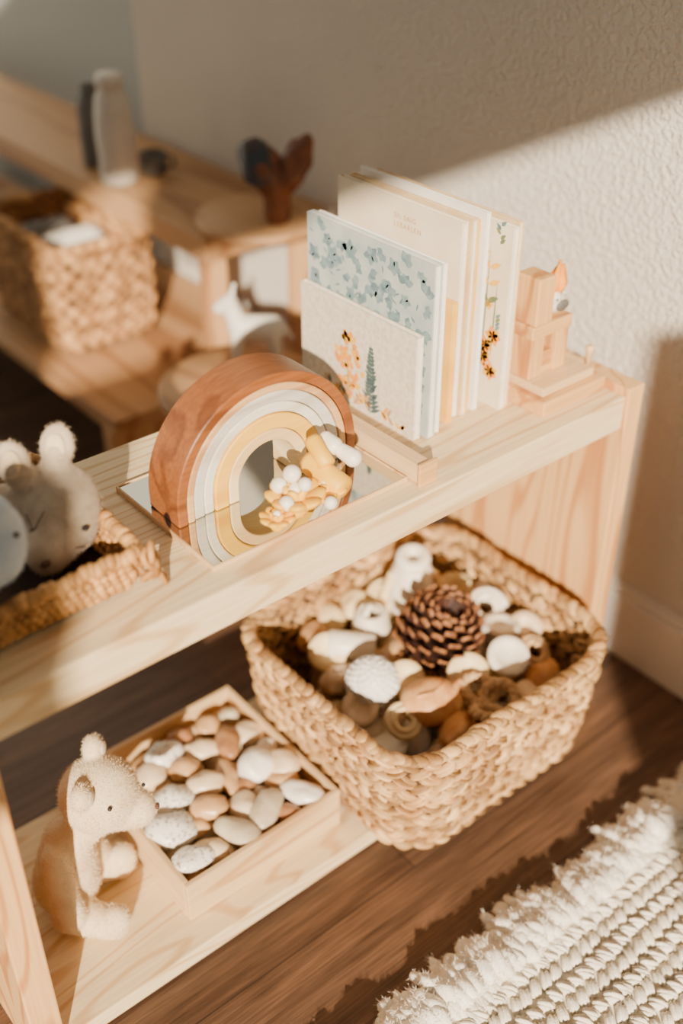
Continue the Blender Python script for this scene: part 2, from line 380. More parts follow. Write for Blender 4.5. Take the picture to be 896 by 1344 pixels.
# ---------------------------------------------------------------- books
def book(x, th, yf, w, h, mc, label, art=None, mats=None, mp=m_pages, cat='book'):
    t = thing('board_book', label, cat, (x+th/2, yf+w/2, ZS), 'books and cards standing on the shelf')
    c = min(.0018, th*.28)
    MB().box(x, x+c, yf, yf+w, ZS, ZS+h).build('front_cover', mc, t, bevel=.0005)
    MB().box(x+th-c, x+th, yf, yf+w, ZS, ZS+h).build('back_cover', mc, t, bevel=.0005)
    MB().box(x+c, x+th-c, yf+.0018, yf+w-.001, ZS, ZS+h-.0025).build('page_block', mp, t)
    MB().box(x+c, x+th-c, yf+w-.001, yf+w, ZS, ZS+h).build('spine', mc, t)
    if art:
        b = MB(); art(b, x-.0002, yf+w, w, h); b.build('cover_art', mats, t)
    return t
def leaf(b, x, yL, u, v, ang, L, wd, mi, k=0):
    d = V((math.cos(ang), math.sin(ang))); n = V((-d.y, d.x)); pts = []
    for i in range(7): t_ = i/6; pts.append(V((u, v))+d*L*t_+n*wd*math.sin(math.pi*t_**.8)*.5)
    for i in range(5, 0, -1): t_ = i/6; pts.append(V((u, v))+d*L*t_-n*wd*math.sin(math.pi*t_**.8)*.5)
    b.add([(x-.00004*k, yL-p.x, ZS+p.y) for p in pts], [tuple(range(len(pts)))], mi, False)
def art_plants(b, x, yL, w, h):
    rn = random.Random(2)
    for i in range(17):                                   # dark fern, wider at the base
        v = .006+i*.0050; L = .0195-.0009*i
        for s_ in (1, -1): leaf(b, x, yL, .129, v, math.pi/2-s_*(.95+rn.uniform(-.15, .15)), L*rn.uniform(.8, 1.1), .0048, 1, 1)
    leaf(b, x, yL, .129, .003, math.pi/2, .092, .003, 1, 2)
    for i in range(60):                                   # orange bush of many small leaves
        v = rn.uniform(.022, .088); k = math.sin(math.pi*min(1, (v-.012)/.085)); u = .090+rn.uniform(-.022, .022)*k; leaf(b, x, yL, u, v, rn.uniform(.3, 2.9), rn.uniform(.008, .014), .008, 0 if i % 3 else 3, 1+i % 4)
    leaf(b, x, yL, .090, .004, 1.6, .06, .0028, 2, 5)
    for i in range(40):
        u = rn.uniform(.05, .185); leaf(b, x, yL, u, rn.uniform(.003, .016), rn.uniform(.4, 2.8), rn.uniform(.008, .016), .005, rn.choice((1, 2, 3, 0, 2)), 1+i % 4)
def art_floral(b, x, yL, w, h):
    rn = random.Random(4); i = 0
    for r in range(9):
        for q in range(9):
            u = .018+q*(w-.036)/8+rn.uniform(-.007, .007); v = .018+r*(h-.036)/8+rn.uniform(-.007, .007); a0 = rn.random()*6; i += 1
            n = rn.choice((3, 4, 5)); mi = rn.choice((0, 0, 1)); sz = rn.uniform(.010, .0155)
            for k in range(n): leaf(b, x, yL, u, v, a0+k*(6.283/n if n == 5 else .8), sz*rn.uniform(.8, 1.1), sz*.72, mi if k % 2 else 0, 1+(i+k) % 4)
    for i in range(60):
        u = rn.uniform(.012, w-.02); v = rn.uniform(.012, h-.02); leaf(b, x, yL, u, v, rn.random()*6.28, .010, .0022, 1, 5)
def art_botan(b, x, yL, w, h):
    rn = random.Random(9)
    for i in range(30):
        u = rn.uniform(.1, w-.012); v = rn.uniform(.02, h-.02)
        if i % 3 == 0:
            for k in range(5): leaf(b, x, yL, u, v, k*1.257, .009, .006, 0 if v < .12 else 3, 2)
        else:
            for k in range(5): leaf(b, x, yL, u, v+k*.005, rn.choice((.7, 2.4)), .010, .0045, rn.choice((1, 2)), 1)
    for u0, v0, L in [(w-.035, .03, .17), (w-.02, .06, .1), (w-.07, .02, .15)]: leaf(b, x, yL, u0, v0, 1.55, L, .0022, 1, 3)
    for v in (.045, .06, .075, .09):
        for k in range(6): leaf(b, x, yL, w-.026+.008*math.sin(v*300), v, k*1.1+v*9, .013, .0095, 0 if (k+int(v*1000)) % 3 else 3, 4)
    for v in (.13, .15, .17):
        for k in (.5, 2.5): leaf(b, x, yL, w-.03, v, k, .018, .007, 3 if v > .14 else 1, 4)
book(.756, .010, .786, .204, .128, m_linen, 'low wide cream linen book with orange and teal plants on its cover, frontmost', art_plants, [m_orange, m_fern, m_ink, m_yprint])
book(.7710, .011, .779, .216, .208, m_bluecv, 'tall book with blue-grey leaf print all over its cover', art_floral, [m_bluef, m_blued], m_white)
book(.7845, .0085, .783, .212, .205, m_white, 'plain white book directly behind the blue-grey leaf print book')
book(.812, .008, .790, .16, .150, m_ycard, 'short solid yellow board between the white book and the lettered book', mp=m_ycard, cat='board')
b4 = book(.826, .009, .797, .208, .236, m_cream, 'cream book with two lines of small tan lettering on its cover')
book(.8375, .0085, .793, .204, .238, m_tan, 'tan book directly behind the cream lettered book')
book(.8480, .0075, .799, .196, .233, m_ycard, 'book with a golden yellow cover edge, behind the tan book', mp=m_pages)
book(.858, .0065, .793, .21, .241, m_white, 'thin white book behind the golden yellow one')
book(.882, .0090, .774, .24, .224, m_cream, 'large cream book with orange flowers and green stems, second from the blocks', art_botan, [m_orange, m_green, m_blued, m_yprint])
book(.8935, .0070, .777, .24, .227, m_tan, 'last book of the row, pale tan cover, nearest the wooden block toy')
for i, (tx, vv, sz) in enumerate([('SIL SAIG', .214, .0085), ('LEBARLEN', .204, .0085)]):
    cu = bpy.data.curves.new('lettering', 'FONT'); cu.body = tx; cu.size = sz; cu.extrude = .0001; cu.space_character = 1.2
    to = bpy.data.objects.new('tmp', cu); COL.objects.link(to); bpy.context.view_layer.update()
    me = bpy.data.meshes.new_from_object(to); COL.objects.unlink(to); bpy.data.objects.remove(to)
    M = Matrix(((0, 0, -1), (-1, 0, 0), (0, 1, 0))).to_4x4(); me.transform(M)
    p = V((.8256, .797+.208-.100, ZS+vv))-b4.location; me.transform(Matrix.Translation(p))
    me.materials.clear(); me.materials.append(m_ink)
    lo = bpy.data.objects.new('lettering', me); COL.objects.link(lo); lo.parent = b4
# ---------------------------------------------------------------- block toy at right
t = thing('block_plinth', 'two-step wooden plinth at the right end of the shelf under the block stand', 'toy block', (.965, .765, ZS), 'wooden blocks by the wall')
MB().box(.908, 1.020, .727, .806, ZS, ZS+.020).build('lower_slab', m_block, t, bevel=.002)
MB().box(.916, 1.008, .737, .802, ZS+.0202, ZS+.031).build('upper_slab', m_boxw, t, bevel=.002)
zp = ZS+.0312
t = thing('block_stand', 'small stand of wooden blocks with two block legs, standing on the plinth', 'toy stand', (.952, .78, zp), 'wooden blocks by the wall')
MB().box(.917, .986, .762, .800, zp+.052, zp+.068).build('seat', m_block, t, bevel=.0015)
for x in (.919, .962): MB().box(x, x+.022, .764, .798, zp, zp+.0518).build('leg', m_blockZ, t, bevel=.0015)
MB().box(.9412, .9618, .768, .796, zp, zp+.028).build('stretcher', m_block, t, bevel=.001)
zt = zp+.0682
tag(MB().box(.920, .948, .762, .798, zt, zt+.058).build('wooden_block', m_blockZ, bevel=.002), 'upright rectangular wooden block on top of the little stand beside the bird', 'toy block', 'wooden blocks by the wall')
t = thing('toy_bird', 'tiny grey and white bird figure with an orange crest on the wooden stand', 'toy bird', (.967, .78, zt))
bb = MB(); c = V((.969, .780, zt+.013)); bb.ell(c, (.017, .012, .0130), seg=18, rings=12); bb.ell(c+V((-.005, -.004, .009)), .009, seg=16, rings=10)
bb.ell(c+V((.018, .006, .004)), (.011, .005, .004))
soft(bb.build('body', m_ceram, t), .0015, 4)
b = MB()
for i in range(13):
    a = i*.9; k = .5+.5*((i*7) % 13)/13; b.tube([c+V((.002*math.cos(a), .002*math.sin(a), .008)), c+V((.011*k*math.cos(a)+.002, .010*k*math.sin(a), .024)), c+V((.006+.006*k*math.cos(a), .004*math.sin(a), .044+.005*math.sin(a*2)))], [.0045, .0065, .0015], 8)
b.build('crest', m_orange, t)
MB().ell(c+V((-.009, -.0125, .009)), .0013).build('eye', m_black, t)
MB().ell(c+V((.003, -.0115, -.001)), (.011, .003, .007)).build('wing', m_grey, t)
t = thing('wooden_peg_post', 'short wooden peg standing at the right end of the shelf by the plinth', 'toy peg', (1.013, .765, ZS+.02))
b = MB(); b.lathe([(.004, 0), (.004, .024), (.0055, .026), (.0055, .031), (.003, .033)], (1.0135, .752, ZS+.0202), 12); b.build('post', m_boxw, t)
MB().box(1.0095, 1.0175, .757, .79, ZS+.0202, ZS+.030).build('foot', m_boxw, t, bevel=.001)
# ---------------------------------------------------------------- woven baskets
def rrect(hx, hy, r, s):                       # s in 0..1 -> point, normal
    segs = [2*(hy-r), math.pi/2*r, 2*(hx-r), math.pi/2*r]*2; L = sum(segs); d = (s % 1)*L
    C = [(hx-r, hy-r, 0), (-(hx-r), hy-r, math.pi/2), (-(hx-r), -(hy-r), math.pi), (hx-r, -(hy-r), 1.5*math.pi)]
    S = [((hx, -(hy-r)), (0, 1)), ((hx-r, hy), (-1, 0)), ((-hx, hy-r), (0, -1)), ((-(hx-r), -hy), (1, 0))]
    for i in range(8):
        if d <= segs[i] or i == 7:
            k = i//2
            if i % 2 == 0: p, t = S[k]; q = V((p[0]+t[0]*d, p[1]+t[1]*d)); return q, V((t[1], -t[0]))
            cx, cy, a0 = C[k]; a = a0+d/r; n = V((math.cos(a), math.sin(a))); return V((cx, cy))+n*r, n
        d -= segs[i]
def perim(hx, hy, r): return 4*(hx-r)+4*(hy-r)+2*math.pi*r
def basket(name, label, cx, cy, z0, h, hb, ht, rb, rt, sp, rows, m, th=.007, phi=.5, rimr=1.35, seg=8, rings=5, wob=.004, strands=1, bulge=.006, group=None, rimn=1.3):
    t = thing(name, label, 'basket', (cx, cy, z0), group)
    def wp(s, k):
        hx = hb[0]+(ht[0]-hb[0])*k; hy = hb[1]+(ht[1]-hb[1])*k; r = rb+(rt-rb)*k
        p, n = rrect(hx, hy, r, s); w = wob*noise.noise(V((p.x*9, p.y*9, k*2+cx)))
        p = p+n*(w+bulge*math.sin(math.pi*min(1, k*1.05)))
        dz = wob*1.4*noise.noise(V((p.x*6+5, p.y*6, cy)))*k
        return V((cx+p.x, cy+p.y, z0+th+.001+k*(h-th)+dz)), V((n.x, n.y, 0))
    rh = h/rows; rn = random.Random(int(cx*1000))
    b = MB(); n = int(perim(ht[0], ht[1], rt)/sp)
    for r_ in range(rows):
        k = (r_+.5)/rows
        for j in range(n):
            s = (j+(.5 if r_ % 2 else 0)+rn.uniform(-.08, .08))/n
            p, nn = wp(s, k); T = V((-nn.y, nn.x, 0)); ph = phi*rn.uniform(.75, 1.25)*(1 if r_ % 2 else -1)
            if strands == 1:
                d = T*math.cos(ph)+V((0, 0, 1))*math.sin(ph); q = nn.cross(d)
                b.ell(p+nn*rn.uniform(-.001, .0015), (sp*.66, rh*.60, th), (d, q, nn), seg, rings)
            else:       # bundles of three thin strands that dive in at one end and stand proud at the other
                for st in (-1, 0, 1):
                    a2 = ph+rn.uniform(-.13, .13); d = (T*math.cos(a2)+V((0, 0, 1))*math.sin(a2)+nn*.22*(1 if r_ % 2 else -1)).normalized(); q = nn.cross(d).normalized(); w_ = d.cross(q)
                    b.ell(p+q*st*rh*.29+T*rn.uniform(-.002, .002)+nn*(rn.uniform(-.001, .0025)+(.0018 if st == 0 else 0)), (sp*rn.uniform(.52, .66), rh*.19, th*rn.uniform(.75, .95)), (d, q, w_), seg, rings)
    b.build('woven_body', m, t)
    b = MB(); nr = int(n*rimn)
    for j in range(nr):
        for st in ((-1, 0, 1) if strands > 1 else (0,)):
            p, nn = wp((j+st*.30+rn.uniform(-.08, .08))/nr, 1.0); T = V((-nn.y, nn.x, 0)); a = rn.uniform(.45, .85)
            d = (T*math.cos(a)+nn*math.sin(a)*.75+V((0, 0, math.sin(a)*.35))).normalized(); q = nn.cross(d).normalized(); w_ = d.cross(q)
            k = .46 if strands > 1 else 1.0
            b.ell(p+V((0, 0, rh*.1+rn.uniform(-.002, .002)))+nn*rn.uniform(-.0015, .0015), (sp*.60*rimr/1.2, th*k*rimr, th*(.8 if strands > 1 else 1)*rimr), (d, q, w_), seg, rings)
    b.build('rim', m, t)
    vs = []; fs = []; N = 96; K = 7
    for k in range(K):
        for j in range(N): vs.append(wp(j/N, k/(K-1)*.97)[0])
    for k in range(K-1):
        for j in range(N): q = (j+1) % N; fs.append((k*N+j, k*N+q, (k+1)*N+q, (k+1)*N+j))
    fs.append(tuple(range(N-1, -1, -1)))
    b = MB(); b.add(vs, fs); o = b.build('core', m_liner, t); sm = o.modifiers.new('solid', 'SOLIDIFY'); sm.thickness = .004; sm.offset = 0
    return t
BX, BY, BZ = .790, .787, .0305
basket('seagrass_basket', 'large rectangular seagrass basket holding the pine cone, on the bottom board', BX, BY, BZ, .187, (.160, .158), (.186, .174), .060, .068, .0260, 13, m_weave, .0090, phi=.50, strands=3, rimr=1.15, seg=8, rings=6, bulge=.003, rimn=1.15)
basket('far_basket', 'rectangular seagrass basket on the far shelf in the background', .880, 1.87, .2515, .196, (.088, .145), (.094, .15), .025, .03, .030, 11, m_weave2, .009, seg=7, rings=4, wob=.003)
TXc, TYc = .2785, .852
basket('wicker_tray', 'shallow wicker tray holding plush animals at the left end of the shelf', TXc, TYc, ZS, .043, (.094, .098), (.102, .106), .012, .014, .0085, 5, m_wick, .005, phi=1.15, rimr=1.55, wob=.001, bulge=.002)
k = bpy.data.objects['wicker_tray']; b = MB(); c = V((.386, .742, .553))
for i in range(5):
    a = i*1.2; b.torus(c+V((.003*math.cos(a), .002, .008-i*.006)), .009, .0032, axes(V((math.cos(a), -.6, .5*math.sin(a)))), 16, 6)
for i in range(4): b.tube([c+V((0, 0, .004)), c+V((.005, -.002+.003*i, -.012)), c+V((.012+.002*i, -.004+.004*i, -.030))], [.0028, .0032, .0022], 6)
b.build('corner_knot', m_wick, k)
# ---------------------------------------------------------------- plush animals
VA = (Rr, UP, -FW)
t = thing('plush_mouse', 'oat-beige plush mouse with round ears sitting in the wicker tray', 'stuffed animal', (.31, .86, ZS+.012))
h = at(82, 670, y=.845); hr = (.037, .047, .038)
b = MB(); b.ell(h, hr, VA, seg=22, rings=16); sn = at(62, 726, y=.815); b.cap(h-UP*.012, sn, .033, .021, 7)
b.cap(h+V((-.005, .02, -.01)), (.29, .90, .562), .036, .026, 6)
ear1 = at(75, 585, y=.862); ear2 = at(17, 608, y=.868)
for e, tl in ((ear1, .05), (ear2, -.35)):
    EA = (Rr*math.cos(tl)-UP*math.sin(tl), Rr*math.sin(tl)+UP*math.cos(tl), -FW)
    b.ell(e, (.0170, .0220, .009), EA, 18, 12); b.cap(h+Rr*(-.008 if e is ear1 else -.026)+UP*.022, e-UP*.006, .018, .013, 6)
soft(b.build('body', m_plush2, t), .003, 4); fur(b, t, m_plush2, 30000, .0034, .0004, 3, spread=.7)
for e in (ear1, ear2): MB().ell(e-FW*.0085-UP*.002, (.0095, .0135, .003), VA, 14, 10).build('inner_ear', m_plush, t)
HO = (hr[0]+.002, hr[1]+.002, hr[2]+.002)
MB().ell(hit(44, 697, h, HO, VA), (.0034, .0034, .003)).build('eye', m_black, t)
MB().ell(hit(112, 693, h, HO, VA), (.0034, .0034, .003)).build('eye', m_black, t)
MB().ell(hit(60, 740, sn, (.0235,)*3), (.0055, .004, .004)).build('nose', m_brown, t)
HO = (hr[0]+.0045, hr[1]+.0045, hr[2]+.0045)
for x0_, y0_, x1_, y1_ in [(44, 697, 58, 671), (44, 697, 34, 675), (84, 721, 112, 717), (84, 727, 110, 729)]:
    MB().tube([hit(x0_+(x1_-x0_)*q, y0_+(y1_-y0_)*q, h, HO, VA) for q in (0, .33, .66, 1)], .0006, 5).build('whisker', m_brown, t)
t = thing('plush_doll', 'pale blue-white plush at the left frame edge, in front of the mouse', 'stuffed animal', (.262, .79, ZS+.012))
c = at(0, 714, y=.772); b = MB(); b.ell(c, (.023, .035, .024), VA, seg=18, rings=12); b.cap(c+V((0, 0, .03)), c+V((-.006, .004, .046)), .016, .011, 5); b.cap(c+V((-.01, 0, -.01)), c+V((-.04, .012, -.03)), .026, .024, 5)
soft(b.build('body', m_bplush, t), .003, 5); fur(b, t, m_bplush, 14000, .003, .0004, 4, spread=.7)
MB().ell(hit(22, 702, c, (.025, .037, .026), VA), .0026).build('eye', m_black, t)
# bear
P0 = V((.282, .848, .032)); gd = V((.75, -.66, 0)).normalized(); s_ = V((.66, .75, 0)).normalized(); z_ = V((0, 0, 1))
t = thing('teddy_bear', 'cream plush teddy bear sitting beside the pebble tray on the bottom board', 'stuffed animal', tuple(P0))
hd = V((.331, .825, .206)); b = MB()
b.cap(P0+z_*.040, P0+gd*.012+z_*.112, .0395, .029, 8); b.cap(P0+gd*.014+z_*.116, hd-z_*.02, .024, .026, 5)
b.ell(hd, (.0455, .0455, .043), seg=22, rings=14); b.cap(hd+gd*.014-z_*.014, hd+gd*.040-z_*.022, .031, .0225, 6)
EC = [hd-gd*.008-s_*.036+z_*.034, hd-gd*.008+s_*.030+z_*.041]
for ec in EC: b.ell(ec, (.0155, .0120, .0160), (s_, gd, z_), 18, 12)
b.cap(P0+gd*.004-s_*.028+z_*.112, P0+gd*.012-s_*.046+z_*.066, .0175, .0165, 7); b.cap(P0+gd*.012-s_*.046+z_*.066, P0+gd*.020-s_*.050+z_*.042, .0165, .0165, 4)
b.cap(P0+gd*.010+s_*.028+z_*.110, P0+gd*.030+s_*.036+z_*.045, .0175, .016, 7)
for e in (-1, 1):
    b.cap(P0+gd*.010+s_*e*.032+z_*.024, P0+gd*(.058 if e < 0 else .048)+s_*e*.042+z_*.020, .024, .019, 6)
    b.cap(P0+gd*(.062 if e < 0 else .052)+s_*e*.042+z_*.020, P0+gd*(.066 if e < 0 else .056)+s_*e*.043+z_*.030, .019, .017, 4)
soft(b.build('body', m_plush, t), .003, 6); fur(b, t, m_plush, 90000, .0040, .0004, 5, zmin=.0315, spread=.8)
for ec in EC: MB().ell(ec+gd*.0115, (.0085, .003, .0085), (s_, gd, z_), 14, 8).build('inner_ear', m_plush2, t)
MB().ell(hit(144, 1062, hd, (.048, .048, .0455)), .0025).build('eye', m_black, t)
MB().ell(hit(188, 1030, hd, (.048, .048, .0455)), .0025).build('eye', m_black, t)
MB().ell(hd+gd*.0635-z_*.018, (.0046, .003, .0034), (s_, gd, z_)).build('nose', m_brown, t)
# ---------------------------------------------------------------- pebble box
ZB = .0305
t = thing('wooden_tray_box', 'shallow square wooden box full of pebbles on the bottom board', 'box', (.4935, .8585, ZB))
x0, x1, y0, y1 = .377, .605, .734, .980; w = .007; hB = .063
MB().box(x0+w, x1-w, y0+w, y1-w, ZB, ZB+.006).build('base', m_boxw, t)
MB().box(x0, x1, y0, y0+w, ZB, ZB+hB).build('side', m_boxw, t, bevel=.0012)
MB().box(x0, x1, y1-w, y1, ZB, ZB+hB).build('side', m_boxw, t, bevel=.0012)
MB().box(x0, x0+w, y0+w, y1-w, ZB, ZB+hB).build('side', m_boxwY, t, bevel=.0012)
MB().box(x1-w, x1, y0+w, y1-w, ZB, ZB+hB).build('side', m_boxwY, t, bevel=.0012)
PB = [(301, 938, 13, 10, .3, 'G', 'small grey pebble at the back corner of the box'), (273, 953, 17, 14, .2, 'T', 'round tan pebble at the back edge of the box'),
 (215, 990, 23, 16, .6, 'S', 'white speckled pebble nearest the bear head'), (264, 984, 22, 14, .1, 'C', 'flat beige pebble behind the striped ones'),
 (299, 973, 15, 24, .2, 'B', 'long brown streaked pebble near the back of the box'), (337, 956, 22, 15, .2, 'C', 'cream oval pebble by the back right side'),
 (337, 1005, 23, 21, .2, 'W', 'large creamy white pebble right of the centre'), (363, 973, 14, 11, .4, 'W', 'small white pebble tucked at the right side'),
 (386, 993, 21, 18, -.4, 'C', 'cream pebble resting on the right side wall'), (197, 1019, 20, 17, .8, 'C', 'beige pebble against the left wall of the box'),
 (240, 1010, 20, 17, .5, 'T', 'tan pebble beside the white speckled one'), (270, 1029, 24, 15, .3, 'C', 'wide beige pebble in the middle of the pile'),
 (299, 1021, 14, 25, .3, 'T', 'upright long tan pebble in the middle of the pile'), (368, 1023, 20, 17, .1, 'T', 'smooth round tan pebble near the right wall'),
 (399, 1041, 27, 14, -.3, 'W', 'flat white oval pebble in the right front corner'), (226, 1050, 24, 18, .4, 'S', 'round white speckled pebble left of the middle'),
 (273, 1060, 24, 15, .1, 'T', 'shiny tan oval pebble just below the middle'), (320, 1057, 17, 20, .3, 'C', 'beige upright pebble right of the shiny tan one'),
 (350, 1062, 17, 27, -.3, 'G', 'long grey-beige pebble leaning by the front wall'), (314, 1092, 29, 14, -.4, 'G', 'long flat grey pebble along the front wall'),
 (217, 1094, 29, 19, .3, 'S', 'largest white speckled pebble by the left front corner'), (258, 1085, 15, 12, .2, 'T', 'small tan pebble beside the largest speckled one'),
 (274, 1117, 23, 15, .4, 'C', 'beige shell-shaped pebble near the front corner'), (243, 1133, 24, 15, .5, 'S', 'speckled white pebble closest to the front left corner'),
 (236, 968, 16, 12, .2, 'B', 'small brown pebble at the left back edge'), (322, 1030, 12, 10, .2, 'B', 'tiny brown pebble wedged right of the upright tan one'), (378, 1068, 17, 12, -.3, 'B', 'brown pebble low beside the front right wall'), (200, 1065, 14, 11, .6, 'B', 'small brown pebble at the left wall below the bear nose')]
MS = dict(G=m_stoneG, T=m_stoneT, S=m_speck, C=m_stoneC, B=m_stoneB, W=m_stoneW)
rn = random.Random(21)
for i, (px, py, rx, ry, a, m, lb) in enumerate(PB):
    zc = ZB+.053+(.004 if rx*ry > 350 else -.003)
    c = at(px, py, z=zc); k = 1/1030.
    r1 = rx*k*1.16; r2 = ry*k*1.26; h_ = min(r1, r2)*.72
    c.x = min(max(c.x, x0+w+r1*.8), x1-w-r1*.8); c.y = min(max(c.y, y0+w+r2*.8), y1-w-r2*.8)
    sa = math.atan2(Rr.y, Rr.x)+a
    b = MB().ell(c, (r1, r2, h_), rz(sa, rn.uniform(-.15, .15)), 20, 12, nzv=.22, seed=i*3.1)
    tag(b.build('pebble', MS[m]), lb, 'pebble', 'pebbles in the wooden box')
for i in range(5):
    for j in range(5):
        c = V((x0+.030+i*.0422+rn.uniform(-.003, .003), y0+.032+j*.0455+rn.uniform(-.003, .003), ZB+.0285))
        b = MB().ell(c, (.0215, .0205, .021), rz(rn.random()*3), 14, 9, nzv=.14, seed=i*7+j)
        tag(b.build('pebble', rn.choice([m_stoneT, m_stoneC, m_stoneC, m_stoneG])), 'pebble of the lower layer, mostly hidden under the top pebbles in the box', 'pebble', 'lower layer of pebbles in the box')
# ---------------------------------------------------------------- basket contents
rn = random.Random(11)
for i in range(6):
    for j in range(6):
        if (i in (0, 5)) and (j in (0, 5)): continue
        c = V((BX-.116+i*.0464, BY-.112+j*.0448, BZ+.066+rn.uniform(-.005, .005)))
        k = (i*5+j*3) % 4; b = MB()
        if k < 2: b.ell(c, (.026, .025, .050), rz(rn.random()*3), 14, 10, nzv=.3, seed=i*5+j)
        elif k == 2: b.lathe([(0, -.045), (.020, -.045), (.023, -.042), (.023, .042), (.020, .046), (0, .046)], c, 18, axes(V((rn.uniform(-.12, .12), rn.uniform(-.12, .12), 1))))
        else: b.lathe([(0, -.045), (.02, -.045), (.024, -.036), (.014, .0), (.016, .03), (.026, .036), (.026, .044), (.010, .046), (0, .04)], c, 18, axes(V((rn.uniform(-.15, .15), rn.uniform(-.15, .15), 1))))
        tag(b.build('wooden_lump', rn.choice([m_stoneC, m_palew, m_palew, m_bead, m_stoneG])), 'beige wooden piece in the lower layer of the large basket', 'wooden piece', 'lower layer in the large basket')
ZI = BZ+.122
def pinecone(c, ax, R, L, label):
    b = MB(); ax = [V(a) for a in ax]; c = V(c); N = 100
    b.ell(c, (R*.42, R*.42, L*.44), ax, 14, 10)
    for i in range(N):
        tt = (i+.5)/N; a = i*2.39996; zc = -L*.42+L*.80*tt
        rr = R*(math.sin(math.pi*(.22+.68*tt)))**.55*(1-.35*max(0, tt-.75)/.25)
        out = (ax[0]*math.cos(a)+ax[1]*math.sin(a)); tilt = -.35+1.35*tt; d = (out*math.cos(tilt)+ax[2]*math.sin(tilt)).normalized()
        side = ax[2].cross(out).normalized(); n = d.cross(side).normalized()
        base = c+ax[2]*zc+out*R*.18; ln = rr*.86; wd = R*.135*(.65+.5*math.sin(math.pi*tt)); th_ = R*.026
        vs = []
        for (u, wv, hh, cv) in ((0, .45, .6, 0), (.5, .80, .9, -.02), (.86, 1.1, 1.3, 0), (.95, .95, 1.9, .05), (1.08, .25, .7, .14)):
            for sx, sz in ((-1, -1), (1, -1), (1, 1), (-1, 1)): vs.append(base+d*ln*u+side*wd*wv*sx+n*(th_*hh*sz+cv*ln))
        for k in range(4):
            fs = [(k*4+j, k*4+(j+1) % 4, k*4+4+(j+1) % 4, k*4+4+j) for j in range(4)]
            b.add(vs[k*4:k*4+8], [tuple(q-k*4 for q in f_) for f_ in fs], 0 if k < 3 else 1, False)
        b.add(vs[16:20], [(0, 1, 2, 3)], 1, False)
    tag(b.build('pine_cone', [m_cone, m_conet]), label, 'pine cone')
cc = at(577, 828, z=ZI+.044)
pinecone(cc, axes((.10, -.25, .85)), .056, .088, 'large open brown pine cone on top of the filled basket')
def item(name, b, m, label, cat, bevel=0): return tag(b.build(name, m, bevel=bevel), label, cat, 'loose parts in the large basket')
c = at(540, 800, z=ZI-.002)
t = thing('wooden_figure', 'whitewashed wooden peg figure with a ring head at the back of the basket', 'toy figure', tuple(c), 'loose parts in the large basket')
MB().lathe([(.0, 0), (.030, 0), (.038, .012), (.036, .04), (.030, .066), (.024, .078), (0, .080)], c, 20, axes((.05, .1, 1))).build('body', m_bead, t)
MB().torus(c+V((.004, .006, .086)), .016, .0095, axes(V((-.2, -.2, 1))), 24, 10).build('head_ring', m_bead, t)
for e in (-1, 1): MB().cap(c+V((0, 0, .060))+Rr*e*.028, c+V((0, 0, .02))+Rr*e*.041, .010, .009, 5).build('arm', m_palew, t)
c = at(487, 815, z=ZI+.018); b = MB()
for q in range(3): b.torus(c+V((0, 0, .010*q-.008)), .0215-.002*q, .0058, rz(q), 22, 8)
b.tube([c+V((.012, 0, .012)), c+V((0, .006, .022)), c+V((-.012, 0, .014))], .005, 8)
item('ribbon_spool', b, m_bead, 'cream coiled ribbon spool left of the pine cone', 'spool')
c = at(460, 848, z=ZI+.014); item('wooden_cylinder', MB().lathe([(0, -.032), (.018, -.032), (.020, -.029), (.020, .029), (.018, .032), (0, .032)], c, 20, axes(Rr+V((0, 0, -.15)))), m_bead, 'short white cylinder lying above the knitted ball', 'wooden cylinder')
c = at(488, 895, z=ZI+.020); b = MB().ell(c, .034, seg=22, rings=16); N = 260
for q in range(N):
    zf = 1-2*(q+.5)/N; a = q*2.39996; rr_ = math.sqrt(1-zf*zf); d = V((rr_*math.cos(a), rr_*math.sin(a), zf)); A_ = axes(d); u = A_[0]*math.cos(q*.9)+A_[1]*math.sin(q*.9)
    b.ell(c+d*.0340, (.0048, .0022, .0016), (u, d.cross(u), d), 7, 5)
item('knitted_ball', b, m_knit, 'white knitted ball at the front left inside the basket', 'ball')
def piece(kind, px, py, z, r, m, label, a=0):
    c = at(px, py, z=z); b = MB()
    if kind == 'e': b.ell(c, tuple(q*1.08 for q in r), rz(a), 20, 12, nzv=.35, seed=px*.37); nm = 'wooden_piece'
    if kind == 'd': R = r[0]; b.lathe([(0, -.006), (R-.002, -.006), (R, -.004), (R, .004), (R-.002, .006), (R*.5, .006), (R*.45, .004), (0, .004)], c, 26, axes(V((-.5*math.cos(a), -.6, .9)))); nm = 'wooden_disc'
    if kind == 'c':
        R = r[0]; A_ = axes(V((-.4*math.cos(a*3), -.5, .8))); n = 44
        b.tube([c+(A_[0]*math.cos(i*.32)+A_[1]*math.sin(i*.32))*R*(1-.62*i/n)+A_[2]*i*.0002 for i in range(n)], .0046, 8); nm = 'wood_curl'
    if kind == 's': R = r[0]; b.lathe([(0, -.016), (R, -.016), (R, -.011), (R*.6, -.008), (R*.6, .008), (R, .011), (R, .016), (R*.3, .016), (R*.28, .010), (0, .010)], c, 24, axes(V((-.5*math.cos(a*2), -.4, .7)))); nm = 'wooden_spool'
    item(nm, b, m, label, nm.replace('_', ' '))
